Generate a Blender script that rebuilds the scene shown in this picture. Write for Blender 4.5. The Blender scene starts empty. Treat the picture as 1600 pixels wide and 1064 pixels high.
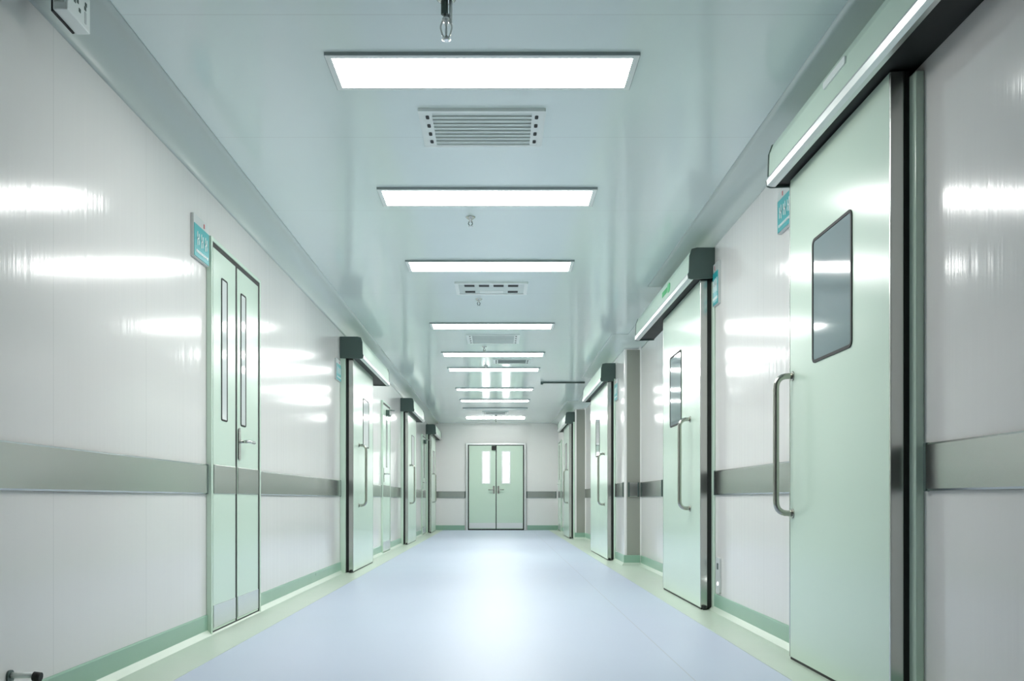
import bpy, bmesh, math
from mathutils import Vector

S = bpy.context.scene
COL = S.collection

# ------------------------------------------------------------------ camera, world, exposure
F_PX = 1450.0
CAM_Z = 0.72
cam_d = bpy.data.cameras.new('camera')
cam = bpy.data.objects.new('camera', cam_d)
COL.objects.link(cam)
cam.location = (0, 0, CAM_Z)
cam.rotation_euler = (math.radians(90), 0, 0)
cam_d.sensor_width = 36
cam_d.lens = 36 * F_PX / 1600
cam_d.shift_x = (800 - 779) / 1600
cam_d.shift_y = (780 - 532) / 1600
cam_d.clip_start = 0.05
S.camera = cam

w = bpy.data.worlds.new('world')
S.world = w
w.use_nodes = True
w.node_tree.nodes['Background'].inputs[0].default_value = (0.8, 0.9, 0.9, 1)
w.node_tree.nodes['Background'].inputs[1].default_value = 0.05

S.view_settings.view_transform = 'Standard'
S.view_settings.look = 'None'
S.view_settings.exposure = 1.74
S.view_settings.gamma = 1.0
S.view_settings.use_curve_mapping = False
LAMP = 8.0            # emission of the ceiling panels
try:
    S.cycles.use_denoising = True
    S.cycles.max_bounces = 10
    S.cycles.diffuse_bounces = 6
    S.cycles.glossy_bounces = 6
    S.cycles.sample_clamp_indirect = 8
    S.cycles.caustics_reflective = False
    S.cycles.caustics_refractive = False
except Exception:
    pass

# ------------------------------------------------------------------ dimensions (x right, y along the corridor, z up)
XL, ZC, YE, YB = -1.54, 2.49, 21.65, -4.0
RIGHT = [(1.40, YB), (1.40, 7.55), (1.55, 7.55), (1.55, 10.1), (1.37, 10.1), (1.37, 13.35),
         (1.58, 13.35), (1.58, 16.85), (1.39, 16.85), (1.39, YE)]
LAMP_X = -0.065

# ------------------------------------------------------------------ materials
def mat(name, col, rough=0.4, metal=0.0, spec=0.5, coat=0.0, coat_rough=0.05, noise=0.0, nscale=6.0):
    m = bpy.data.materials.new(name)
    m.use_nodes = True
    nt = m.node_tree
    b = nt.nodes['Principled BSDF']
    b.inputs['Base Color'].default_value = (*col, 1)
    b.inputs['Roughness'].default_value = rough
    b.inputs['Metallic'].default_value = metal
    b.inputs['Specular IOR Level'].default_value = spec
    b.inputs['Coat Weight'].default_value = coat
    b.inputs['Coat Roughness'].default_value = coat_rough
    if noise:
        g = nt.nodes.new('ShaderNodeNewGeometry')
        n = nt.nodes.new('ShaderNodeTexNoise')
        n.inputs['Scale'].default_value = nscale
        n.inputs['Detail'].default_value = 4
        r = nt.nodes.new('ShaderNodeMapRange')
        r.inputs['To Min'].default_value = max(0.0, rough - noise)
        r.inputs['To Max'].default_value = rough + noise
        nt.links.new(g.outputs['Position'], n.inputs['Vector'])
        nt.links.new(n.outputs['Fac'], r.inputs['Value'])
        nt.links.new(r.outputs['Result'], b.inputs['Roughness'])
    return m


def seams(m, col, axis, spacing, offset, width, dark, mask=None):
    """thin panel joints running across the surface: a darker line every `spacing` metres along one world axis"""
    nt = m.node_tree
    b = nt.nodes['Principled BSDF']
    g = nt.nodes.new('ShaderNodeNewGeometry')
    s = nt.nodes.new('ShaderNodeSeparateXYZ')
    nt.links.new(g.outputs['Position'], s.inputs[0])

    def mth(op, a, bb=None):
        n = nt.nodes.new('ShaderNodeMath')
        n.operation = op
        for i, v in enumerate((a, bb)):
            if v is None:
                continue
            if isinstance(v, (int, float)):
                n.inputs[i].default_value = v
            else:
                nt.links.new(v, n.inputs[i])
        return n.outputs[0]
    t = mth('DIVIDE', mth('SUBTRACT', s.outputs[axis], offset), spacing)
    t = mth('ABSOLUTE', mth('SUBTRACT', mth('FRACT', mth('ADD', t, 0.5)), 0.5))
    line = mth('LESS_THAN', t, width / spacing / 2)
    if mask:
        line = mth('MULTIPLY', line, mth('LESS_THAN', mth('ABSOLUTE', mth('SUBTRACT', s.outputs[axis], offset)), mask))
    n = nt.nodes.new('ShaderNodeTexNoise')
    n.inputs['Scale'].default_value = 1.3
    n.inputs['Detail'].default_value = 3
    nt.links.new(g.outputs['Position'], n.inputs['Vector'])
    mx0 = nt.nodes.new('ShaderNodeMix')
    mx0.data_type = 'RGBA'
    mx0.inputs['A'].default_value = (*[c * 0.97 for c in col], 1)
    mx0.inputs['B'].default_value = (*[min(1, c * 1.03) for c in col], 1)
    nt.links.new(n.outputs['Fac'], mx0.inputs['Factor'])
    mx = nt.nodes.new('ShaderNodeMix')
    mx.data_type = 'RGBA'
    mx.inputs['B'].default_value = (*dark, 1)
    nt.links.new(mx0.outputs['Result'], mx.inputs['A'])
    nt.links.new(line, mx.inputs['Factor'])
    nt.links.new(mx.outputs['Result'], b.inputs['Base Color'])


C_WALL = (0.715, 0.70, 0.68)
C_CEIL = (0.75, 0.835, 0.82)
C_FLOOR = (0.48, 0.545, 0.665)
M = {}
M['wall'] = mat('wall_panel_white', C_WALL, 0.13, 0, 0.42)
seams(M['wall'], C_WALL, 'Y', 0.845, 3.21, 0.003, (0.60, 0.59, 0.575))
def ribs(m, strength, dist):
    """fine vertical press lines of the metal-faced wall panels"""
    nt = m.node_tree
    g = nt.nodes.new('ShaderNodeNewGeometry')
    mp = nt.nodes.new('ShaderNodeMapping')
    mp.inputs['Scale'].default_value = (25.0, 25.0, 0.35)
    n = nt.nodes.new('ShaderNodeTexNoise')
    n.inputs['Scale'].default_value = 1.0
    n.inputs['Detail'].default_value = 3
    bp = nt.nodes.new('ShaderNodeBump')
    bp.inputs['Strength'].default_value = strength
    bp.inputs['Distance'].default_value = dist
    nt.links.new(g.outputs['Position'], mp.inputs['Vector'])
    nt.links.new(mp.outputs['Vector'], n.inputs['Vector'])
    nt.links.new(n.outputs['Fac'], bp.inputs['Height'])
    nt.links.new(bp.outputs['Normal'], nt.nodes['Principled BSDF'].inputs['Normal'])


ribs(M['wall'], 0.25, 0.004)
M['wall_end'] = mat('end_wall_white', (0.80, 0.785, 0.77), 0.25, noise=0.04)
M['ceil'] = mat('ceiling_panel_pale', C_CEIL, 0.11, 0, 0.5)
seams(M['ceil'], C_CEIL, 'Y', 1.15, 3.39, 0.003, (0.6, 0.65, 0.64))
M['cove'] = mat('cove_pale', (0.66, 0.72, 0.69), 0.3, noise=0.04)
M['floor'] = mat('floor_vinyl_blue', C_FLOOR, 0.42, 0, 0.28)
seams(M['floor'], C_FLOOR, 'X', 50.0, 0.78, 0.006, (0.42, 0.46, 0.53))
M['border'] = mat('floor_border_pale', (0.50, 0.59, 0.50), 0.35, noise=0.05)
M['column_face'] = mat('column_face_grey', (0.30, 0.31, 0.27), 0.22, 0, 0.5, noise=0.05)
M['base'] = mat('baseboard_green', (0.27, 0.44, 0.34), 0.3, noise=0.05)
M['mint'] = mat('door_mint', (0.585, 0.72, 0.605), 0.20, noise=0.03, nscale=2.0)
M['mint2'] = mat('operator_mint', (0.58, 0.72, 0.61), 0.3, noise=0.03)
M['steel'] = mat('stainless_steel', (0.60, 0.61, 0.58), 0.22, 1.0, noise=0.06, nscale=3.0)
M['handle'] = mat('handle_steel', (0.42, 0.42, 0.38), 0.2, 1.0, noise=0.05, nscale=4.0)
M['rail'] = mat('rail_steel', (0.47, 0.48, 0.46), 0.20, 1.0, noise=0.05, nscale=1.5)
M['alu'] = mat('aluminium', (0.72, 0.74, 0.73), 0.32, 1.0, noise=0.04)
M['cap'] = mat('dark_end_cap', (0.065, 0.10, 0.088), 0.45, noise=0.05)
M['black'] = mat('black_rubber', (0.006, 0.008, 0.007), 0.6, noise=0.05)
M['white'] = mat('white_enamel', (0.82, 0.86, 0.84), 0.35, noise=0.04)
M['glass'] = mat('grey_glass', (0.20, 0.255, 0.265), 0.07, 0, 0.5, coat=0.4, coat_rough=0.03, noise=0.02)
M['slot'] = mat('glass_painted_reflection', (0.66, 0.70, 0.68), 0.08, 0, 0.5, noise=0.02)  # pale colour stands in for bright reflections on the panes
M['teal'] = mat('sign_teal', (0.015, 0.36, 0.38), 0.3, noise=0.04)
M['teal_light'] = mat('sign_teal_light', (0.28, 0.62, 0.64), 0.3, noise=0.04)
M['sign_grey'] = mat('sign_grey', (0.55, 0.58, 0.57), 0.3, noise=0.04)
M['red'] = mat('sign_red', (0.55, 0.12, 0.12), 0.4, noise=0.04)
M['green'] = mat('logo_green', (0.12, 0.55, 0.22), 0.4, noise=0.04)
M['grille'] = mat('grille_grey', (0.62, 0.68, 0.66), 0.4, noise=0.05)
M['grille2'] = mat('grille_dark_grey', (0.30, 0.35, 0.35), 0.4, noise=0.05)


def emit(name, col, k):
    m = bpy.data.materials.new(name)
    m.use_nodes = True
    b = m.node_tree.nodes['Principled BSDF']
    b.inputs['Base Color'].default_value = (0.9, 0.9, 0.9, 1)
    b.inputs['Emission Color'].default_value = (*col, 1)
    b.inputs['Emission Strength'].default_value = k
    return m


M['lamp'] = emit('lamp_diffuser', (1.0, 1.0, 0.975), LAMP)
M['lamp_far'] = emit('lamp_diffuser_far', (1.0, 1.0, 0.975), LAMP * 1.8)
M['lamp_off'] = mat('lamp_diffuser_off', (0.75, 0.8, 0.8), 0.4, noise=0.03)
M['lit'] = emit('lit_window', (1.0, 1.0, 1.0), 1.3)
M['led'] = emit('socket_indicator', (1.0, 1.0, 1.0), 1.5)

# ------------------------------------------------------------------ mesh helpers
def new():
    return bmesh.new()


def box(bm, x0, x1, y0, y1, z0, z1, bev=0.0, seg=2):
    x0, x1 = sorted((x0, x1)); y0, y1 = sorted((y0, y1)); z0, z1 = sorted((z0, z1))
    t = bmesh.new()
    v = [t.verts.new((x, y, z)) for x in (x0, x1) for y in (y0, y1) for z in (z0, z1)]
    for f in ((0, 1, 3, 2), (4, 6, 7, 5), (0, 4, 5, 1), (2, 3, 7, 6), (0, 2, 6, 4), (1, 5, 7, 3)):
        t.faces.new([v[i] for i in f])
    if bev:
        bmesh.ops.bevel(t, geom=t.edges[:], offset=bev, segments=seg, profile=0.5, affect='EDGES')
    bmesh.ops.recalc_face_normals(t, faces=t.faces[:])
    merge(bm, t)


def merge(bm, t):
    me = bpy.data.meshes.new('tmp')
    t.to_mesh(me)
    t.free()
    bm.from_mesh(me)
    bpy.data.meshes.remove(me)


def prism(bm, ring0, ring1, smooth_side=False):
    """close a loft between two equal rings"""
    t = bmesh.new()
    a = [t.verts.new(p) for p in ring0]
    b = [t.verts.new(p) for p in ring1]
    n = len(a)
    for i in range(n):
        f = t.faces.new((a[i], a[(i + 1) % n], b[(i + 1) % n], b[i]))
        f.smooth = smooth_side
    t.faces.new(a[::-1])
    t.faces.new(b)
    bmesh.ops.recalc_face_normals(t, faces=t.faces[:])
    merge(bm, t)


def rrect(u0, u1, v0, v1, r, n=6):
    pts = []
    for cx, cy, a0 in ((u1 - r, v1 - r, 0), (u0 + r, v1 - r, 90), (u0 + r, v0 + r, 180), (u1 - r, v0 + r, 270)):
        for i in range(n + 1):
            a = math.radians(a0 + 90 * i / n)
            pts.append((cx + r * math.cos(a), cy + r * math.sin(a)))
    return pts


def rplate(bm, axis, p0, p1, u0, u1, v0, v1, r):
    """rounded rectangular plate; axis 'x' -> in the yz plane, 'y' -> in the xz plane, 'z' -> in the xy plane"""
    pts = rrect(min(u0, u1), max(u0, u1), v0, v1, r)
    f = {'x': lambda p, q: (p, q[0], q[1]), 'y': lambda p, q: (q[0], p, q[1]), 'z': lambda p, q: (q[0], q[1], p)}[axis]
    prism(bm, [f(p0, q) for q in pts], [f(p1, q) for q in pts])


def rring(bm, axis, p0, p1, u0, u1, v0, v1, r, wd):
    """a rounded rectangular frame of width wd around u0..u1, v0..v1 (outside measure)"""
    u0, u1 = min(u0, u1), max(u0, u1)
    o = rrect(u0, u1, v0, v1, r)
    i = rrect(u0 + wd, u1 - wd, v0 + wd, v1 - wd, max(r - wd, 0.002))
    f = {'x': lambda p, q: (p, q[0], q[1]), 'y': lambda p, q: (q[0], p, q[1]), 'z': lambda p, q: (q[0], q[1], p)}[axis]
    t = bmesh.new()
    rings = [[t.verts.new(f(p, q)) for q in pts] for p, pts in ((p0, o), (p1, o), (p1, i), (p0, i))]
    n = len(o)
    for k in range(4):
        a, b = rings[k], rings[(k + 1) % 4]
        for j in range(n):
            t.faces.new((a[j], a[(j + 1) % n], b[(j + 1) % n], b[j]))
    bmesh.ops.recalc_face_normals(t, faces=t.faces[:])
    merge(bm, t)


def tube(bm, pts, r, n=14):
    pts = [Vector(p) for p in pts]
    t = bmesh.new()
    rings = []
    up = None
    for i, p in enumerate(pts):
        d = ((pts[i + 1] if i + 1 < len(pts) else p) - (pts[i - 1] if i else p)).normalized()
        if up is None:
            up = Vector((0, 0, 1)) if abs(d.z) < 0.9 else Vector((0, 1, 0))
        s = d.cross(up).normalized()
        up = s.cross(d).normalized()
        rings.append([t.verts.new(p + r * (math.cos(2 * math.pi * k / n) * s + math.sin(2 * math.pi * k / n) * up)) for k in range(n)])
    for a, b in zip(rings, rings[1:]):
        for k in range(n):
            f = t.faces.new((a[k], a[(k + 1) % n], b[(k + 1) % n], b[k]))
            f.smooth = True
    t.faces.new(rings[0][::-1])
    t.faces.new(rings[-1])
    bmesh.ops.recalc_face_normals(t, faces=t.faces[:])
    merge(bm, t)


def rounded_path(pts, r, n=7):
    pts = [Vector(p) for p in pts]
    out = [pts[0]]
    for a, b, c in zip(pts, pts[1:], pts[2:]):
        d0 = (a - b).normalized(); d1 = (c - b).normalized()
        p0 = b + d0 * r; p1 = b + d1 * r
        for i in range(n + 1):
            t = i / n
            out.append((1 - t) ** 2 * p0 + 2 * t * (1 - t) * b + t * t * p1)
    out.append(pts[-1])
    return out


def lathe(bm, prof, cx, cy, n=24):
    """prof: (radius, z) top to bottom"""
    t = bmesh.new()
    rings = [[t.verts.new((cx + r * math.cos(2 * math.pi * k / n), cy + r * math.sin(2 * math.pi * k / n), z)) for k in range(n)] for r, z in prof]
    for a, b in zip(rings, rings[1:]):
        for k in range(n):
            t.faces.new((a[k], a[(k + 1) % n], b[(k + 1) % n], b[k])).smooth = True
    t.faces.new(rings[0]); t.faces.new(rings[-1][::-1])
    bmesh.ops.recalc_face_normals(t, faces=t.faces[:])
    merge(bm, t)


def obj(name, bm, m, parent=None, loc=None, label=None):
    """link the collected shapes as one mesh object; vertices are given in world space"""
    base = Vector(parent['_w']) if parent is not None else Vector(loc or (0, 0, 0))
    bmesh.ops.translate(bm, verts=bm.verts[:], vec=-base)
    me = bpy.data.meshes.new(name)
    bm.to_mesh(me)
    bm.free()
    me.materials.append(M[m] if isinstance(m, str) else m)
    o = bpy.data.objects.new(name, me)
    COL.objects.link(o)
    if parent is not None:
        o.parent = parent
    else:
        o.location = base
    o['_w'] = tuple(base)
    if label:
        o['label'] = label
    return o


def tag(o, label, cat, group=None, kind=None):
    o['label'] = label
    o['category'] = cat
    if group:
        o['group'] = group
    if kind:
        o['kind'] = kind
    return o


def empty(name, loc, label, cat, group=None, kind=None):
    o = bpy.data.objects.new(name, None)
    o.empty_display_size = 0.1
    COL.objects.link(o)
    o.location = loc
    o['_w'] = tuple(loc)
    return tag(o, label, cat, group, kind)


def copy_tree(o, parent=None):
    c = o.copy()
    COL.objects.link(c)
    c.parent = parent
    for ch in list(o.children):
        copy_tree(ch, c)
    return c


# plan offset of an open polyline toward its left-hand side (dx, dy) -> (-dy, dx)
def offset(pts, t):
    out = []
    n = len(pts)
    for i, p in enumerate(pts):
        ns = []
        for a, b in ((i - 1, i), (i, i + 1)):
            if a < 0 or b >= n:
                continue
            d = Vector((pts[b][0] - pts[a][0], pts[b][1] - pts[a][1])).normalized()
            ns.append(Vector((-d.y, d.x)))
        if len(ns) == 1:
            v = ns[0] * t
        else:
            v = (ns[0] + ns[1])
            v = v * (t / max(0.2, 1 + ns[0].dot(ns[1])))
        out.append((p[0] + v.x, p[1] + v.y))
    return out


def sweep(bm, path, prof, smooth=False):
    """prof: closed list of (inward offset, z) swept along a plan polyline"""
    t = bmesh.new()
    cols = []
    for off, z in prof:
        cols.append([t.verts.new((x, y, z)) for x, y in offset(path, off)])
    k = len(prof)
    for i in range(k):
        a, b = cols[i], cols[(i + 1) % k]
        for j in range(len(path) - 1):
            t.faces.new((a[j], a[j + 1], b[j + 1], b[j])).smooth = smooth
    t.faces.new([c[0] for c in cols])
    t.faces.new([c[-1] for c in cols][::-1])
    bmesh.ops.recalc_face_normals(t, faces=t.faces[:])
    merge(bm, t)


def round_plan(pts, r=0.035, n=5):
    """round every inner vertex of a plan polyline"""
    return [(p.x, p.y) for p in rounded_path([(x, y, 0) for x, y in pts], r, n)]


# ------------------------------------------------------------------ the setting
def struct(name, bm, m, label, cat):
    return tag(obj(name, bm, m), label, cat, kind='structure')


b = new(); box(b, -2.2, 2.2, YB - 0.2, YE + 0.2, -0.12, 0.0)
struct('floor', b, 'floor', 'glossy pale blue vinyl floor of the corridor', 'floor')
b = new(); box(b, -2.2, 2.2, YB - 0.2, YE + 0.2, ZC, ZC + 0.12)
struct('ceiling', b, 'ceil', 'glossy pale blue-green panel ceiling of the corridor', 'ceiling')
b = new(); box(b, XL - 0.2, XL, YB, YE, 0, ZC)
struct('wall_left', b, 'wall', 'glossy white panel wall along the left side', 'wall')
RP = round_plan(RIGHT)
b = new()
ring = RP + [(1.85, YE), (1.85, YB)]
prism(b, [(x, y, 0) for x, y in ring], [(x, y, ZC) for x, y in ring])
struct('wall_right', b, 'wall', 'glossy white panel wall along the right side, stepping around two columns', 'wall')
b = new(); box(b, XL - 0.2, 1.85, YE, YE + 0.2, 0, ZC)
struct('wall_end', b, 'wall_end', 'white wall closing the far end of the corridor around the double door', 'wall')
b = new(); box(b, XL - 0.2, 1.85, YB - 0.2, YB, 0, ZC)
struct('wall_back', b, 'wall_end', 'white wall closing the corridor behind the viewpoint', 'wall')

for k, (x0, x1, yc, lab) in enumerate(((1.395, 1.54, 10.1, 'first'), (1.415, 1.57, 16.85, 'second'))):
    b = new(); box(b, x0, x1, yc - 0.006, yc, 0.113, 2.345, 0.002)  # thin grey plate that darkens the column's near face
    struct(f'trim_{5 + k}', b, 'column_face', f'dull grey panel darkening the near face of the {lab} right column', 'column cladding')

LEFT_PATH = [(XL, YE), (XL, YB)]          # walked so that "inward" is +x
RIGHT_PATH = RIGHT                         # walked away: inward is -x
def bprof(h, t):
    return [(0, 0.0), (t, 0.0), (t, h - 0.006), (t - 0.003, h), (0, h)]
for nm, path, lab in (('baseboard_left', LEFT_PATH, 'green vinyl skirting along the foot of the left wall'),
                      ('baseboard_right', RIGHT_PATH, 'green vinyl skirting along the foot of the right wall and its columns')):
    b = new(); sweep(b, path, bprof(0.112, 0.008))
    struct(nm, b, 'base', lab, 'skirting')
b = new()
box(b, XL + 0.008, -0.79, YE - 0.008, YE, 0, 0.112)
box(b, 0.67, 1.382, YE - 0.008, YE, 0, 0.112)
struct('baseboard_end', b, 'base', 'green vinyl skirting on the far end wall beside the double door', 'skirting')

b = new(); sweep(b, [(XL, YE), (XL, YB)], [(0.008, 0.0), (0.25, 0.0), (0.25, 0.002), (0.03, 0.004), (0.008, 0.03)])
struct('trim_1', b, 'border', 'pale cream-green floor border strip along the left wall', 'floor border')
b = new()
ring = offset(RIGHT, 0.009) + [(1.165, YE), (1.165, YB)]
prism(b, [(x, y, 0.0) for x, y in ring], [(x, y, 0.002) for x, y in ring])
sweep(b, RIGHT_PATH, [(0.008, 0.0), (0.03, 0.0), (0.03, 0.004), (0.008, 0.03)])
struct('trim_2', b, 'border', 'pale cream-green floor border strip along the right wall', 'floor border')

R = 0.13
cove = [(0, ZC)] + [(-0.001, ZC - R - 0.004)] + [(R + 0.0005 - R * math.cos(math.radians(a)), ZC - R + R * math.sin(math.radians(a)) - 0.006) for a in range(0, 91, 10)] + [(R + 0.03, ZC - 0.006), (R + 0.03, ZC)]
b = new(); sweep(b, LEFT_PATH, cove, True)
struct('trim_3', b, 'cove', 'pale curved cove between left wall and ceiling', 'ceiling cove')
b = new(); sweep(b, RIGHT_PATH, cove, True)
struct('trim_4', b, 'cove', 'pale curved cove between right wall and ceiling', 'ceiling cove')

# ------------------------------------------------------------------ sliding doors and their operators
def u_handle(bm, s, x_face, y, z0, z1, out=0.075, r=0.0135, foot=0.0):
    x1 = x_face - s * out
    p = rounded_path([(x_face, y + foot, z0), (x1, y, z0), (x1, y, z1), (x_face, y + foot, z1)], 0.055)
    tube(bm, p, r)
    for z in (z0, z1):
        tube(bm, [(x_face, y + foot, z), (x_face - s * 0.006, y + foot, z)], r * 1.6)


def sliding_door(n, s, xf, y0, y1, wall, label, win, hy, zt=2.15):
    """s: +1 right wall, -1 left wall; xf: |x| of the leaf's face; y0..y1 leaf; wall: |x| of the wall face"""
    t, gp = 0.043, (0.018 if n == 1 else 0.027)
    root = empty(f'door_{n}', (s * xf, y0, 0), label, 'sliding door', kind='structure')
    a = new(); box(a, s * xf, s * (xf + t), y0 + 0.012, y1 - 0.012, 0.014, zt, 0.002)
    leaf = obj('leaf', a, 'mint', root)
    a = new(); box(a, s * (xf - 0.001), s * (xf + t + 0.001), y0, y0 + 0.012, 0.014, zt, 0.002)
    obj('edge_strip', a, 'steel', root, label='stainless strip on the edge of the leaf')
    a = new(); box(a, s * (xf - 0.001), s * (xf + t + 0.001), y1 - 0.012, y1, 0.014, zt, 0.002)
    obj('edge_strip', a, 'steel', root, label='stainless strip on the edge of the leaf')
    a = new(); box(a, s * (xf + t + 0.001), s * (xf + t + gp), y0 - 0.003, y0 + 0.03, 0.014, zt)
    box(a, s * (xf + t + 0.001), s * (xf + t + gp), y1 - 0.03, y1 - 0.004, 0.014, zt)
    obj('rubber_seal', a, 'black', root, label='black rubber seal behind the leaf')
    a = new(); box(a, s * (xf + 0.004), s * (xf + t - 0.004), y0 + 0.005, y1 - 0.005, 0.0, 0.013)
    obj('bottom_seal', a, 'black', root, label='black seal under the leaf')
    # window
    wy0, wy1, wz0, wz1 = win
    a = new(); rring(a, 'x', s * (xf - 0.004), s * (xf + 0.01), wy0, wy1, wz0, wz1, 0.028, 0.012)
    obj('window_frame', a, 'black', root, label='black rubber window gasket with rounded corners')
    a = new(); rplate(a, 'x', s * (xf - 0.0015), s * (xf + 0.006), wy0 + 0.008, wy1 - 0.008, wz0 + 0.008, wz1 - 0.008, 0.022)
    obj('window_pane', a, 'glass' if s > 0 else 'slot', root, label='glass vision panel')
    a = new(); u_handle(a, s, s * xf, hy, 0.657, 1.268)
    obj('handle', a, 'handle', root, label='tall tubular stainless pull handle')
    # jamb plate on the wall behind the leaf
    a = new(); box(a, s * (xf + t + gp), s * wall, y0 - 0.05, y1 + 0.03, 0.0, zt - 0.02, 0.004)
    obj('jamb', a, 'mint', root)
    a = new(); box(a, s * (xf + 0.01), s * (xf + 0.035), y0 - 0.03, y0 - 0.004, 0, 0.03, 0.003)
    obj('floor_guide', a, 'black', root, label='small black floor guide')
    return root


def operator(s, xo, xw, y0, y1, z0, z1, label, logo=None, plate=None):
    """long housing above a sliding door; xo outer |x|, xw |x| of the wall"""
    xw -= 0.002
    root = empty('door_operator', (s * xw, y0, z0), label, 'door operator', 'automatic door operators')
    prof = [(xw, z0 + 0.03), (xw, z1), (xo + 0.05, z1), (xo + 0.02, z1 - 0.008), (xo + 0.004, z1 - 0.05), (xo, z0 + 0.045), (xo, z0 + 0.03)]
    a = new(); prism(a, [(s * x, y0 + 0.012, z) for x, z in prof], [(s * x, y1 - 0.012, z) for x, z in prof])
    obj('cover', a, 'mint2', root)
    lp = [(xo + 0.03, z0 + 0.03), (xo - 0.006, z0 + 0.042), (xo - 0.010, z0 + 0.03), (xo - 0.006, z0 + 0.006), (xo + 0.012, z0), (xo + 0.03, z0)]
    a = new(); prism(a, [(s * x, y0 + 0.012, z) for x, z in lp], [(s * x, y1 - 0.012, z) for x, z in lp])
    obj('lower_lip', a, 'alu', root, label='bright aluminium lip along the lower edge')
    a = new(); box(a, s * (xo + 0.032), s * xw, y0 + 0.012, y1 - 0.012, z0 + 0.012, z0 + 0.029)
    obj('track', a, 'black', root, label='dark roller track under the cover')
    cp = [(xw, z0 + 0.004), (xw, z1 + 0.003), (xo + 0.05, z1 + 0.003), (xo + 0.016, z1 - 0.006), (xo + 0.001, z1 - 0.05), (xo - 0.003, z0 + 0.045), (xo - 0.010, z0 + 0.03), (xo - 0.006, z0 + 0.004), (xo + 0.012, z0 - 0.002)]
    for ya, yb in ((y0, y0 + 0.012), (y1 - 0.012, y1)):
        a = new(); prism(a, [(s * x, ya, z) for x, z in cp], [(s * x, yb, z) for x, z in cp])
        obj('end_cap', a, 'cap', root, label='dark grey end cap')
    if logo:
        zc = (z0 + z1) / 2 + 0.01
        a = new()
        rplate(a, 'x', s * (xo - 0.001), s * (xo + 0.012), logo - 0.07, logo + 0.03, zc - 0.035, zc + 0.03, 0.03)
        for k in range(4):
            box(a, s * (xo - 0.001), s * (xo + 0.012), logo + 0.06 + 0.05 * k, logo + 0.095 + 0.05 * k, zc - 0.02, zc + 0.018)
        obj('logo', a, 'green', root, label='small green emblem and lettering')
    if plate:
        zc = z1 - 0.06
        a = new(); rplate(a, 'x', s * (xo - 0.003), s * (xo + 0.02), plate, plate + 0.22, zc - 0.014, zc + 0.014, 0.006)
        obj('name_plate', a, 'white', root, label='narrow white plate')
    return root


# right side
sliding_door(1, 1, 1.31, 3.10, 4.18, 1.40, 'mint sliding door nearest on the right with large grey window and steel pull handle', (3.435, 3.87, 1.285, 1.80), 4.13)
operator(1, 1.233, 1.40, 1.85, 4.25, 2.145, 2.345, 'mint operator housing above the nearest right sliding door, cut by the top of the photo', plate=3.30)
sliding_door(2, 1, 1.315, 6.04, 7.42, 1.40, 'mint sliding door on the right wall, second from the viewpoint', (6.67, 7.11, 1.265, 1.80), 6.36)
operator(1, 1.233, 1.40, 6.0, 8.35, 2.145, 2.345, 'mint operator housing with green emblem above the second right sliding door', logo=6.75)
sliding_door(3, 1, 1.28, 10.9, 12.9, 1.37, 'mint sliding door on the right just past the first column', (11.75, 12.2, 1.27, 1.78), 11.2)
operator(1, 1.20, 1.37, 10.86, 13.2, 2.10, 2.31, 'mint operator housing on the right just past the first column')
sliding_door(4, 1, 1.29, 16.95, 18.4, 1.39, 'farthest mint sliding door on the right, past the second column', (17.5, 17.95, 1.27, 1.78), 17.25)
operator(1, 1.22, 1.39, 16.92, 19.1, 2.10, 2.31, 'farthest mint operator housing on the right, past the second column')
# left side
sliding_door(5, -1, 1.42, 9.07, 10.5, 1.54, 'mint sliding door nearest on the left wall, past the narrow double door', (9.72, 10.14, 1.27, 1.78), 9.42)
operator(-1, 1.32, 1.54, 9.0, 11.2, 2.085, 2.295, 'mint operator housing nearest on the left wall')
sliding_door(6, -1, 1.43, 14.65, 16.1, 1.54, 'mint sliding door on the left wall, second of three', (15.25, 15.7, 1.27, 1.78), 14.95)
operator(-1, 1.33, 1.54, 14.55, 16.6, 2.095, 2.305, 'mint operator housing on the left wall, second of three')
sliding_door(7, -1, 1.43, 19.75, 21.1, 1.54, 'mint sliding door on the left wall beside the far end wall', (20.2, 20.65, 1.27, 1.78), 20.05)
operator(-1, 1.33, 1.54, 19.65, 21.6, 2.095, 2.305, 'mint operator housing on the left wall beside the far end wall')

# ------------------------------------------------------------------ hinged doors in the side walls
def lever(bm, s, x, y, z, dy):
    rplate(bm, 'x', s * x, s * (x - 0.008), y - 0.02, y + 0.02, z - 0.11, z + 0.08, 0.015)
    tube(bm, rounded_path([(s * (x - 0.006), y, z), (s * (x - 0.06), y, z), (s * (x - 0.06), y + dy, z)], 0.02), 0.0095)


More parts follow.
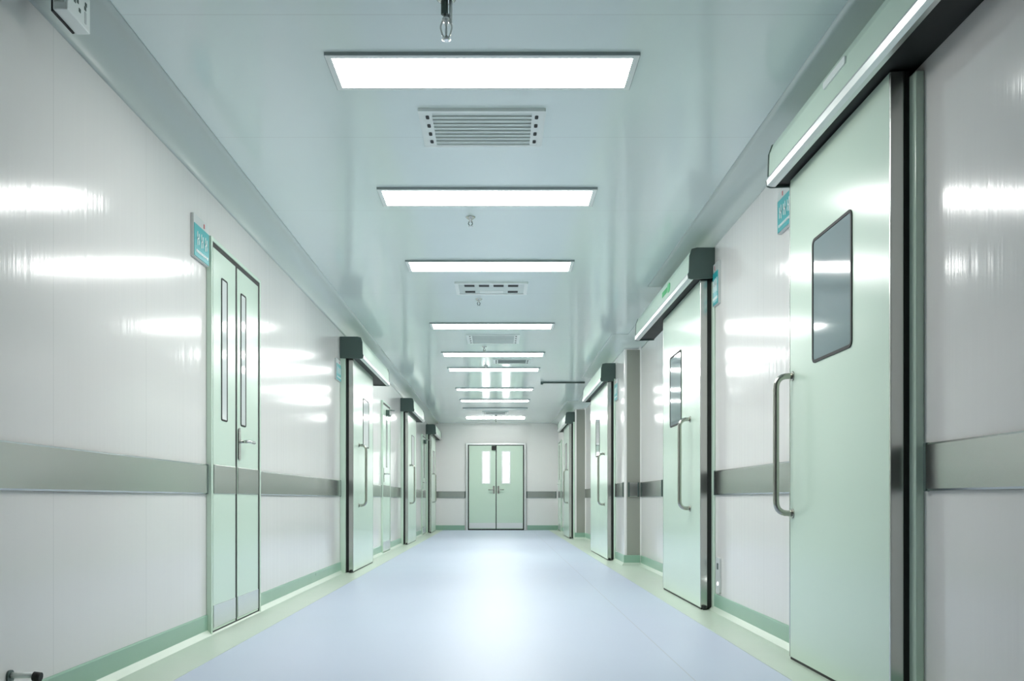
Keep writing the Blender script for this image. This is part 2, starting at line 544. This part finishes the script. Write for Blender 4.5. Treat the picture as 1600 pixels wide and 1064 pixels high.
def hinged_door(n, s, wall, y0, y1, label, split=None, zt=2.11, strip=True, slot_in=None, closer=False):
    root = empty(f'door_{n}', (s * wall, y0, 0), label, 'door', kind='structure')
    fw = 0.022
    a = new()
    box(a, s * wall, s * (wall - 0.028), y0, y0 + fw, 0, zt, 0.003)
    box(a, s * wall, s * (wall - 0.028), y1 - fw, y1, 0, zt, 0.003)
    box(a, s * wall, s * (wall - 0.028), y0 + fw, y1 - fw, zt - fw, zt, 0.003)
    obj('frame', a, 'mint', root)
    a = new(); box(a, s * wall, s * (wall - 0.023), y0 + fw, y1 - fw, 0, zt - fw)
    obj('rebate', a, 'black', root, label='dark gap around the leaves')
    g = 0.012
    xs = wall - 0.010
    edges = [y0 + fw + g, y1 - fw - 0.04]
    spans = [(edges[0], edges[1])] if split is None else [(edges[0], split - 0.02), (split + 0.02, edges[1])]
    for k, (a0, a1) in enumerate(spans):
        a = new(); box(a, s * xs, s * (xs - 0.016), a0, a1, 0.02, zt - fw - 0.028, 0.003)
        leaf = obj('leaf', a, 'mint', root)
        xl = xs - 0.016
        sc = slot_in[k] if slot_in else (a0 + a1) / 2
        a = new(); rring(a, 'x', s * (xl + 0.004), s * (xl - 0.004), sc - 0.055, sc + 0.055, 1.15, 1.93, 0.012, 0.008)
        obj('window_frame', a, 'black', leaf, label='narrow dark window frame')
        a = new(); rplate(a, 'x', s * (xl + 0.003), s * (xl - 0.0015), sc - 0.048, sc + 0.048, 1.156, 1.924, 0.006)
        obj('window_pane', a, 'slot', leaf, label='narrow pale vision panel')
        if strip:
            a = new(); box(a, s * xl, s * (xl - 0.004), a0 + 0.004, a1 - 0.004, 0.75, 0.905, 0.0015)
            obj('bumper_strip', a, 'rail', leaf, label='stainless band across the leaf')
            a = new(); box(a, s * xl, s * (xl - 0.003), a0 + 0.004, a1 - 0.004, 0.035, 0.155, 0.001)
            obj('kick_plate', a, 'alu', leaf, label='brushed metal kick plate')
    ly = (split + 0.045) if split else edges[0] + 0.06
    a = new(); lever(a, s, xs - 0.016, ly, 1.055, 0.12)
    obj('lever_handle', a, 'steel', root, label='stainless lever handle on its back plate')
    if closer:
        a = new(); box(a, s * (xs - 0.016), s * (xs - 0.066), (y0 + y1) / 2 - 0.12, (y0 + y1) / 2 + 0.12, zt - 0.17, zt - 0.1, 0.006)
        tube(a, [(s * (xs - 0.05), (y0 + y1) / 2, zt - 0.095), (s * (xs - 0.10), (y0 + y1) / 2 + 0.15, zt - 0.085)], 0.008)
        obj('door_closer', a, 'cap', root, label='dark door closer')
    return root


hinged_door(8, -1, 1.54, 4.89, 5.905, 'narrow double hinged door in the left wall, its leaves crossed by a steel band', 5.36, slot_in=(5.12, 5.50))
hinged_door(9, -1, 1.54, 12.15, 13.0, 'hinged door in the left wall between the first and second sliding doors', None, 2.02, closer=True)
hinged_door(10, -1, 1.54, 18.45, 19.3, 'hinged door in the left wall just before the last sliding door', None, 2.02, closer=True)
hinged_door(11, 1, 1.39, 20.35, 21.25, 'hinged door in the right wall beside the far end wall', None, 2.02)

# ------------------------------------------------------------------ double door in the end wall
root = empty('door_12', (-0.06, YE, 0), 'mint double door with two bright windows in the far end wall', 'double door', kind='structure')
a = new()
for x0, x1 in ((-0.76, -0.715), (0.595, 0.64)):
    box(a, x0, x1, YE - 0.05, YE, 0, 2.03, 0.004)
box(a, -0.715, 0.595, YE - 0.05, YE, 1.985, 2.03, 0.004)
obj('frame', a, 'alu', root, label='pale metal frame')
a = new(); box(a, -0.715, 0.595, YE - 0.010, YE, 0, 1.985)
obj('rebate', a, 'black', root, label='dark gap around the leaves')
for k, (x0, x1, w0, w1, hx, hd) in enumerate(((-0.69, -0.067, -0.364, -0.218, -0.11, -1), (-0.047, 0.57, 0.098, 0.25, -0.005, 1))):
    a = new(); box(a, x0, x1, YE - 0.032, YE - 0.011, 0.03, 1.97, 0.003)
    leaf = obj('leaf', a, 'mint', root)
    yl = YE - 0.032
    a = new(); rring(a, 'y', yl - 0.006, yl + 0.004, w0 - 0.03, w1 + 0.03, 1.075, 1.845, 0.02, 0.03)
    obj('window_frame', a, 'white', leaf, label='white window frame')
    a = new(); rplate(a, 'y', yl - 0.003, yl + 0.003, w0 - 0.005, w1 + 0.005, 1.10, 1.82, 0.01)
    obj('window_pane', a, 'lit', leaf, label='bright daylit window pane')
    a = new(); box(a, x0 + 0.005, x1 - 0.005, yl - 0.004, yl, 0.05, 0.17, 0.001)
    obj('kick_plate', a, 'alu', leaf, label='brushed metal kick plate')
    a = new()
    rplate(a, 'y', yl, yl - 0.008, hx - 0.02, hx + 0.02, 0.85, 1.03, 0.015)
    tube(a, rounded_path([(hx, yl - 0.006, 0.94), (hx, yl - 0.06, 0.94), (hx + hd * 0.13, yl - 0.06, 0.94)], 0.02), 0.011)
    obj('lever_handle', a, 'handle', leaf, label='stainless lever handle on its back plate')
a = new(); box(a, -0.16, -0.06, YE - 0.095, YE - 0.033, 1.86, 1.96, 0.01)
obj('door_closer', a, 'black', root, label='black door closer at the meeting edge')

# ------------------------------------------------------------------ stainless bumper rails
def rail_side(s, wall, y0, y1, label, caps=True):
    root = empty('bumper_rail', (s * wall, y0, 0.748), label, 'bumper rail', 'stainless wall bumper rails')
    x1 = wall - 0.014
    prof = [(wall, 0.748), (x1 + 0.004, 0.748), (x1, 0.754), (x1, 0.896), (x1 + 0.004, 0.902), (wall, 0.902)]
    ya, yb = (y0 + 0.02, y1 - 0.02) if caps else (y0, y1)
    a = new(); prism(a, [(s * x, ya, z) for x, z in prof], [(s * x, yb, z) for x, z in prof])
    obj('band', a, 'rail', root)
    if caps:
        for c0, c1 in ((y0, y0 + 0.02), (y1 - 0.02, y1)):
            a = new(); box(a, s * wall, s * (x1 - 0.001), c0, c1, 0.746, 0.904, 0.003)
            obj('end_cap', a, 'cap', root, label='dark end cap')


rail_side(-1, 1.54, -3.9, 4.88, 'stainless bumper rail on the near left wall before the narrow double door')
rail_side(-1, 1.54, 5.92, 9.0, 'stainless bumper rail on the left wall from narrow double door to first sliding door')
rail_side(-1, 1.54, 10.6, 12.13, 'stainless bumper rail on the left wall past the first sliding door')
rail_side(-1, 1.54, 13.03, 14.58, 'stainless bumper rail on the left wall before the second sliding door')
rail_side(-1, 1.54, 16.2, 18.42, 'stainless bumper rail on the left wall past the second sliding door')
rail_side(1, 1.40, -3.9, 3.03, 'stainless bumper rail on the right wall at the photo edge')
rail_side(1, 1.40, 4.25, 5.98, 'stainless bumper rail on the right wall between the two nearest sliding doors')
rail_side(1, 1.55, 8.75, 10.05, 'stainless bumper rail in the recess before the first right column')
rail_side(1, 1.37, 10.15, 10.82, 'short stainless bumper rail on the corridor side of the first right column')
rail_side(1, 1.58, 14.6, 16.8, 'stainless bumper rail in the recess before the second right column')
rail_side(1, 1.39, 18.5, 20.3, 'stainless bumper rail on the right wall past the farthest sliding door')
def rail_cross(y, x0, x1, label):
    root = empty('bumper_rail', (x0, y, 0.748), label, 'bumper rail', 'stainless wall bumper rails')
    prof = [(y, 0.748), (y - 0.010, 0.748), (y - 0.014, 0.754), (y - 0.014, 0.896), (y - 0.010, 0.902), (y, 0.902)]
    a = new(); prism(a, [(x0 + 0.02, yy, z) for yy, z in prof], [(x1 - 0.02, yy, z) for yy, z in prof])
    obj('band', a, 'rail', root)
    for c0, c1 in ((x0, x0 + 0.02), (x1 - 0.02, x1)):
        a = new(); box(a, c0, c1, y, y - 0.015, 0.746, 0.904, 0.003)
        obj('end_cap', a, 'cap', root, label='dark end cap')


rail_cross(YE, -1.50, -0.77, 'short stainless bumper rail on the end wall, left of the double door')
rail_cross(YE, 0.65, 1.35, 'short stainless bumper rail on the end wall, right of the double door')
rail_cross(10.094, 1.405, 1.53, 'short stainless bumper rail across the near face of the first right column')

# ------------------------------------------------------------------ ceiling lights
def make_light(y, label, lit=True):
    root = empty('ceiling_light', (LAMP_X, y, ZC), label, 'ceiling light', 'long ceiling light panels')
    a = new(); rring(a, 'z', ZC, ZC - 0.0135, LAMP_X - 0.625, LAMP_X + 0.625, y - 0.155, y + 0.155, 0.004, 0.024)
    obj('frame', a, 'white', root, label='slim white frame')
    a = new(); rring(a, 'z', ZC, ZC - 0.0125, LAMP_X - 0.6275, LAMP_X + 0.6275, y - 0.1575, y + 0.1575, 0.004, 0.0023)  # grey ring paints in the shade on the frame's outer sides
    obj('edging', a, 'grille2', root, label='grey line of painted side shade around the frame')
    a = new(); box(a, LAMP_X - 0.601, LAMP_X + 0.601, y - 0.131, y + 0.131, ZC - 0.010, ZC - 0.001)
    obj('diffuser', a, 'lamp' if lit else 'lamp_off', root, label='glowing white diffuser' if lit else 'unlit diffuser')
    return root


l0 = make_light(3.83, 'bright long ceiling light panel nearest the viewpoint, widest in the photo')
for y, lab in ((5.42, 'bright ceiling light panel just past the nearest louvred vent'),
               (7.02, 'bright ceiling light panel just before the slotted vent'),
               (9.45, 'bright ceiling light panel fourth from the viewpoint, past the slotted vent'),
               (11.3, 'bright ceiling light panel between the third vent and the small grey vent'),
               (12.62, 'bright ceiling light panel just past the small grey vent'),
               (14.9, 'bright ceiling light panel seventh from the viewpoint'),
               (16.6, 'bright ceiling light panel just before the unlit panel')):
    c = copy_tree(l0)
    c.location = (LAMP_X, y, ZC)
    c['label'] = lab
far = make_light(20.2, 'farthest bright ceiling light panel, above the double door')
far.children[-1].data.materials[0] = M['lamp_far']
make_light(18.1, 'unlit ceiling light panel between the last two bright ones', lit=False)

# ------------------------------------------------------------------ ceiling vents
def vent_louvre(y0, y1, x0, x1, label, slats=9, body='grille'):
    root = empty('ceiling_vent', ((x0 + x1) / 2, (y0 + y1) / 2, ZC), label, 'ceiling vent', 'ceiling vents')
    fw = 0.05
    a = new(); rring(a, 'z', ZC, ZC - 0.014, x0, x1, y0, y1, 0.006, 0.026)
    for xa, xb in ((x0 + 0.02, x0 + 0.062), (x1 - 0.062, x1 - 0.02)):
        box(a, xa, xb, y0 + 0.026, y1 - 0.026, ZC - 0.013, ZC)
    obj('frame', a, 'white', root, label='white frame with two side flanges')
    a = new(); box(a, x0 + 0.062, x1 - 0.062, y0 + 0.026, y1 - 0.026, ZC - 0.003, ZC)  # flat sheet, the shade between the slats put into its grey
    obj('backing', a, 'grille2', root, label='dark grey backing with duct shade in its colour')
    for k in range(slats):
        yc = y0 + 0.026 + (k + 0.5) * (y1 - y0 - 0.052) / slats
        h = (y1 - y0 - 0.052) / slats * 0.56
        a = new(); prism(a, [(x0 + 0.062, yc - h, ZC - 0.012), (x0 + 0.062, yc + h, ZC - 0.0075), (x0 + 0.062, yc + h, ZC - 0.0055), (x0 + 0.062, yc - h, ZC - 0.010)],
                         [(x1 - 0.062, yc - h, ZC - 0.012), (x1 - 0.062, yc + h, ZC - 0.0075), (x1 - 0.062, yc + h, ZC - 0.0055), (x1 - 0.062, yc - h, ZC - 0.010)])
        obj('slat', a, body, root)
    for xc in (x0 + 0.04, x1 - 0.04):
        for k in range(4):
            yc = y0 + 0.07 + k * (y1 - y0 - 0.14) / 3
            a = new(); rplate(a, 'z', ZC - 0.0145, ZC - 0.012, xc - 0.008, xc + 0.008, yc - 0.02, yc + 0.02, 0.0075)
            obj('vent_hole', a, 'black', root, label='dark oval hole in the flange')
    return root


def vent_slots(y0, y1, x0, x1, label):
    root = empty('ceiling_vent', ((x0 + x1) / 2, (y0 + y1) / 2, ZC), label, 'ceiling vent', 'ceiling vents')
    a = new(); rring(a, 'z', ZC, ZC - 0.016, x0, x1, y0, y1, 0.006, 0.03)
    obj('frame', a, 'white', root, label='white frame')
    a = new(); box(a, x0 + 0.03, x1 - 0.03, y0 + 0.03, y1 - 0.03, ZC - 0.010, ZC)
    obj('panel', a, 'grille', root, label='pale grey panel')
    wd = (x1 - x0 - 0.12) / 4
    for r, ya, cols in ((0, y0 + 0.07, (0, 1, 2, 3)), (1, y1 - 0.13, (0, 3))):
        for k in cols:
            xa = x0 + 0.06 + k * wd
            a = new(); box(a, xa + 0.018, xa + wd - 0.018, ya, ya + 0.065, ZC - 0.0125, ZC - 0.009)
            obj('slot', a, 'black', root, label='dark outlet slot')
    a = new(); rplate(a, 'z', ZC - 0.012, ZC - 0.008, x0 + 0.2, x1 - 0.2, y1 - 0.14, y1 - 0.05, 0.01)
    obj('return_panel', a, 'white', root, label='white centre panel')
    return root


vent_louvre(4.20, 4.63, -0.367, 0.215, 'louvred ceiling vent with oval holes in its flanges, nearest the viewpoint')
vent_slots(7.55, 7.97, -0.36, 0.24, 'square ceiling vent with black outlet slots')
vent_louvre(9.95, 10.5, -0.35, 0.23, 'plain louvred ceiling vent past the fourth light panel', 7)
vent_louvre(11.68, 12.05, -0.07, 0.41, 'small dark grey ceiling vent set off to the right', 6, 'grille2')
vent_louvre(18.7, 19.2, -0.33, 0.2, 'farthest ceiling vent, just past the unlit light panel', 6)

# ------------------------------------------------------------------ sprinklers
X0, Y0 = -0.185, 3.28
root = empty('fire_sprinkler', (X0, Y0, ZC), 'large hanging fire sprinkler with dark pipe at top centre of the photo', 'sprinkler', 'ceiling fire sprinklers')
a = new(); lathe(a, [(0.034, ZC), (0.034, ZC - 0.004), (0.026, ZC - 0.010), (0.013, ZC - 0.011)], X0, Y0)
obj('escutcheon', a, 'steel', root)
a = new(); lathe(a, [(0.0125, ZC - 0.010), (0.0125, ZC - 0.056), (0.010, ZC - 0.058)], X0 - 0.006, Y0)
obj('pipe', a, 'cap', root, label='short dark pipe')
a = new(); lathe(a, [(0.006, ZC - 0.008), (0.006, ZC - 0.088), (0.004, ZC - 0.09)], X0 + 0.016, Y0)
obj('side_tube', a, 'white', root, label='thin white tube beside the pipe')
a = new(); lathe(a, [(0.010, ZC - 0.056), (0.010, ZC - 0.07), (0.014, ZC - 0.071), (0.014, ZC - 0.082), (0.007, ZC - 0.084), (0.005, ZC - 0.1)], X0, Y0)
obj('nozzle', a, 'alu', root)
a = new()
for s in (-1, 1):
    tube(a, rounded_path([(X0 + s * 0.012, Y0, ZC - 0.078), (X0 + s * 0.021, Y0, ZC - 0.1), (X0 + s * 0.012, Y0, ZC - 0.135), (X0, Y0, ZC - 0.14)], 0.008), 0.003, 8)
obj('yoke', a, 'steel', root, label='bright yoke arms')
a = new(); lathe(a, [(0.003, ZC - 0.1), (0.0045, ZC - 0.12), (0.003, ZC - 0.138)], X0, Y0)
obj('bulb', a, 'white', root, label='pale glass bulb')
a = new(); lathe(a, [(0.006, ZC - 0.134), (0.014, ZC - 0.142), (0.016, ZC - 0.146), (0.009, ZC - 0.15)], X0, Y0)
obj('deflector', a, 'alu', root)


def small_sprinkler(x, y, drop, label):
    root = empty('fire_sprinkler', (x, y, ZC), label, 'sprinkler', 'ceiling fire sprinklers')
    a = new(); lathe(a, [(0.03, ZC), (0.03, ZC - 0.004), (0.02, ZC - 0.012), (0.010, ZC - 0.013), (0.010, ZC - drop * 0.55)], x, y)
    obj('escutcheon', a, 'steel', root)
    a = new()
    for s in (-1, 1):
        tube(a, [(x + s * 0.009, y, ZC - drop * 0.5), (x + s * 0.013, y, ZC - drop * 0.72), (x + s * 0.003, y, ZC - drop * 0.95)], 0.0032, 8)
    obj('yoke', a, 'cap', root)
    a = new(); lathe(a, [(0.004, ZC - drop * 0.9), (0.015, ZC - drop * 0.96), (0.015, ZC - drop)], x, y)
    obj('deflector', a, 'steel', root)
    return root


s0 = small_sprinkler(-0.176, 5.82, 0.06, 'small ceiling sprinkler just past the second light panel')
for x, y, lab in ((-0.175, 8.2, 'small ceiling sprinkler just past the slotted vent'),
                  (-0.165, 10.75, 'small ceiling sprinkler just past the plain louvred vent'),
                  (-0.17, 12.3, 'small ceiling sprinkler beside the small grey vent')):
    c = copy_tree(s0); c.location = (x, y, ZC); c['label'] = lab
small_sprinkler(-0.055, 19.45, 0.17, 'long-dropped ceiling sprinkler seen against the farthest light panel')

# ------------------------------------------------------------------ a thin track under the ceiling on the right
a = new(); box(a, 0.66, 1.30, 13.98, 14.02, ZC - 0.022, ZC, 0.004)
root = empty('ceiling_track', (0.98, 14.0, ZC), 'thin dark track fixed across the ceiling near the right wall', 'ceiling track')
obj('bar', a, 'cap', root)
a = new(); box(a, 0.635, 0.675, 13.97, 14.03, ZC - 0.04, ZC, 0.006)
obj('end_stop', a, 'cap', root)

# ------------------------------------------------------------------ door signs
def door_sign(s, wall, y0, y1, z0, z1, label, head='sign_grey', light=False, strokes=True):
    """plate on the wall: grey header over a teal field with pale characters"""
    root = empty('door_sign', (s * wall, y0, z0), label, 'door sign', 'teal door signs')
    x = wall - 0.016
    zs = z0 + (z1 - z0) * 0.78
    a = new(); box(a, s * wall, s * x, y0, y1, z0, z1, 0.002)
    obj('plate', a, 'sign_grey', root, label='grey backing plate')
    a = new(); box(a, s * x, s * (x - 0.003), y0 + 0.003, y1 - 0.003, z0 + 0.004, zs, 0.001)
    obj('teal_panel', a, 'teal', root, label='teal panel')
    if light:
        a = new(); box(a, s * (x - 0.003), s * (x - 0.0042), y0 + 0.02, y1 - 0.02, z0 + 0.02, z0 + (zs - z0) * 0.62)
        obj('pale_panel', a, 'teal_light', root, label='paler teal field')
    a = new()
    h = (zs - z0)
    L = y1 - y0
    xa, xb = s * (x - 0.003), s * (x - 0.0055)
    base = z0 + h * 0.38
    for k in range(3):                       # pale strokes of three blurred characters
        c = y0 + L * (0.24 + 0.26 * k)
        hh = h * 0.42
        box(a, xa, xb, c - 0.016, c - 0.008, base, base + hh)
        box(a, xa, xb, c + 0.010, c + 0.018, base + hh * 0.1, base + hh * 0.9)
        box(a, xa, xb, c - 0.016, c + 0.018, base + hh * 0.45, base + hh * 0.55)
    for k in range(9):
        c = y0 + L * (0.14 + 0.09 * k)
        box(a, xa, xb, c - 0.007, c + 0.006, z0 + h * 0.16, z0 + h * 0.24)
    obj('lettering', a, 'white', root, label='pale lettering')
    a = new(); box(a, s * x, s * (x - 0.002), y1 - L * 0.35, y1 - L * 0.3, zs + (z1 - zs) * 0.25, zs + (z1 - zs) * 0.7)
    obj('mark', a, 'red', root, label='small red mark')


door_sign(-1, 1.54, 4.64, 4.88, 1.94, 2.155, 'teal door sign with pale lettering beside the narrow double door')
door_sign(1, 1.40, 4.36, 4.60, 2.03, 2.235, 'teal door sign partly hidden behind the nearest right sliding door')
door_sign(1, 1.40, 5.845, 5.985, 1.957, 2.228, 'teal and pale-blue door sign beside the second right sliding door', light=True)
door_sign(-1, 1.54, 8.72, 8.97, 1.85, 2.05, 'small teal door sign at the first left sliding door')
door_sign(1, 1.37, 10.58, 10.82, 1.86, 2.10, 'small teal door sign on the first right column')

# ------------------------------------------------------------------ small fittings
root = empty('control_box', (-1.54, 2.95, 2.276), 'small white box with dark marks high on the left wall, at the photo corner', 'wall box')
a = new(); box(a, -1.418, -1.370, 2.95, 3.115, 2.278, 2.44, 0.004)
obj('housing', a, 'white', root)
a = new(); box(a, -1.54, -1.418, 2.985, 3.08, 2.375, 2.42, 0.003)
obj('bracket', a, 'alu', root)
a = new(); box(a, -1.424, -1.417, 2.953, 3.10, 2.274, 2.44)
obj('back_plate', a, 'black', root, label='black back plate')
a = new(); box(a, -1.412, -1.378, 2.946, 2.951, 2.30, 2.43, 0.001)
obj('end_panel', a, 'grille', root, label='grey-green end panel')
a = new()
for y, z in ((2.985, 2.352), (3.0, 2.332), (3.02, 2.34), (3.035, 2.318), (3.012, 2.36), (3.075, 2.345), (3.08, 2.36)):
    box(a, -1.371, -1.3685, y - 0.006, y + 0.006, z - 0.006, z + 0.006)
obj('dark_marks', a, 'cap', root, label='small dark marks on the face')
a = new(); rplate(a, 'x', -1.371, -1.3688, 3.07, 3.084, 2.295, 2.335, 0.004)
obj('slot', a, 'sign_grey', root, label='narrow grey slot')

root = empty('door_stop', (-1.54, 2.92, 0.166), 'chrome door stop with black tip at the bottom left corner of the photo', 'door stop')
a = new(); rplate(a, 'x', -1.54, -1.534, 2.90, 2.94, 0.142, 0.182, 0.015)
obj('wall_plate', a, 'cap', root, label='dark wall plate')
a = new(); tube(a, [(-1.532, 2.92, 0.166), (-1.462, 2.92, 0.166)], 0.009)
obj('rod', a, 'white', root, label='bright chrome rod')
a = new(); tube(a, [(-1.463, 2.92, 0.163), (-1.44, 2.92, 0.160)], 0.015)
obj('rubber_tip', a, 'black', root, label='black rubber tip')

root = empty('wall_socket', (1.40, 5.9, 0.12), 'small grey wall socket with a white dot low beside the second right sliding door', 'wall socket')
a = new(); rplate(a, 'x', 1.40, 1.388, 5.83, 5.93, 0.125, 0.35, 0.01)
obj('face_plate', a, 'sign_grey', root)
a = new(); rplate(a, 'x', 1.389, 1.386, 5.862, 5.898, 0.275, 0.315, 0.006)
obj('outlet', a, 'cap', root, label='dark outlet')
a = new(); tube(a, [(1.389, 5.88, 0.185), (1.3855, 5.88, 0.185)], 0.011)
obj('indicator', a, 'led', root, label='white indicator dot')

for o in bpy.data.objects:
    if '_w' in o:
        del o['_w']
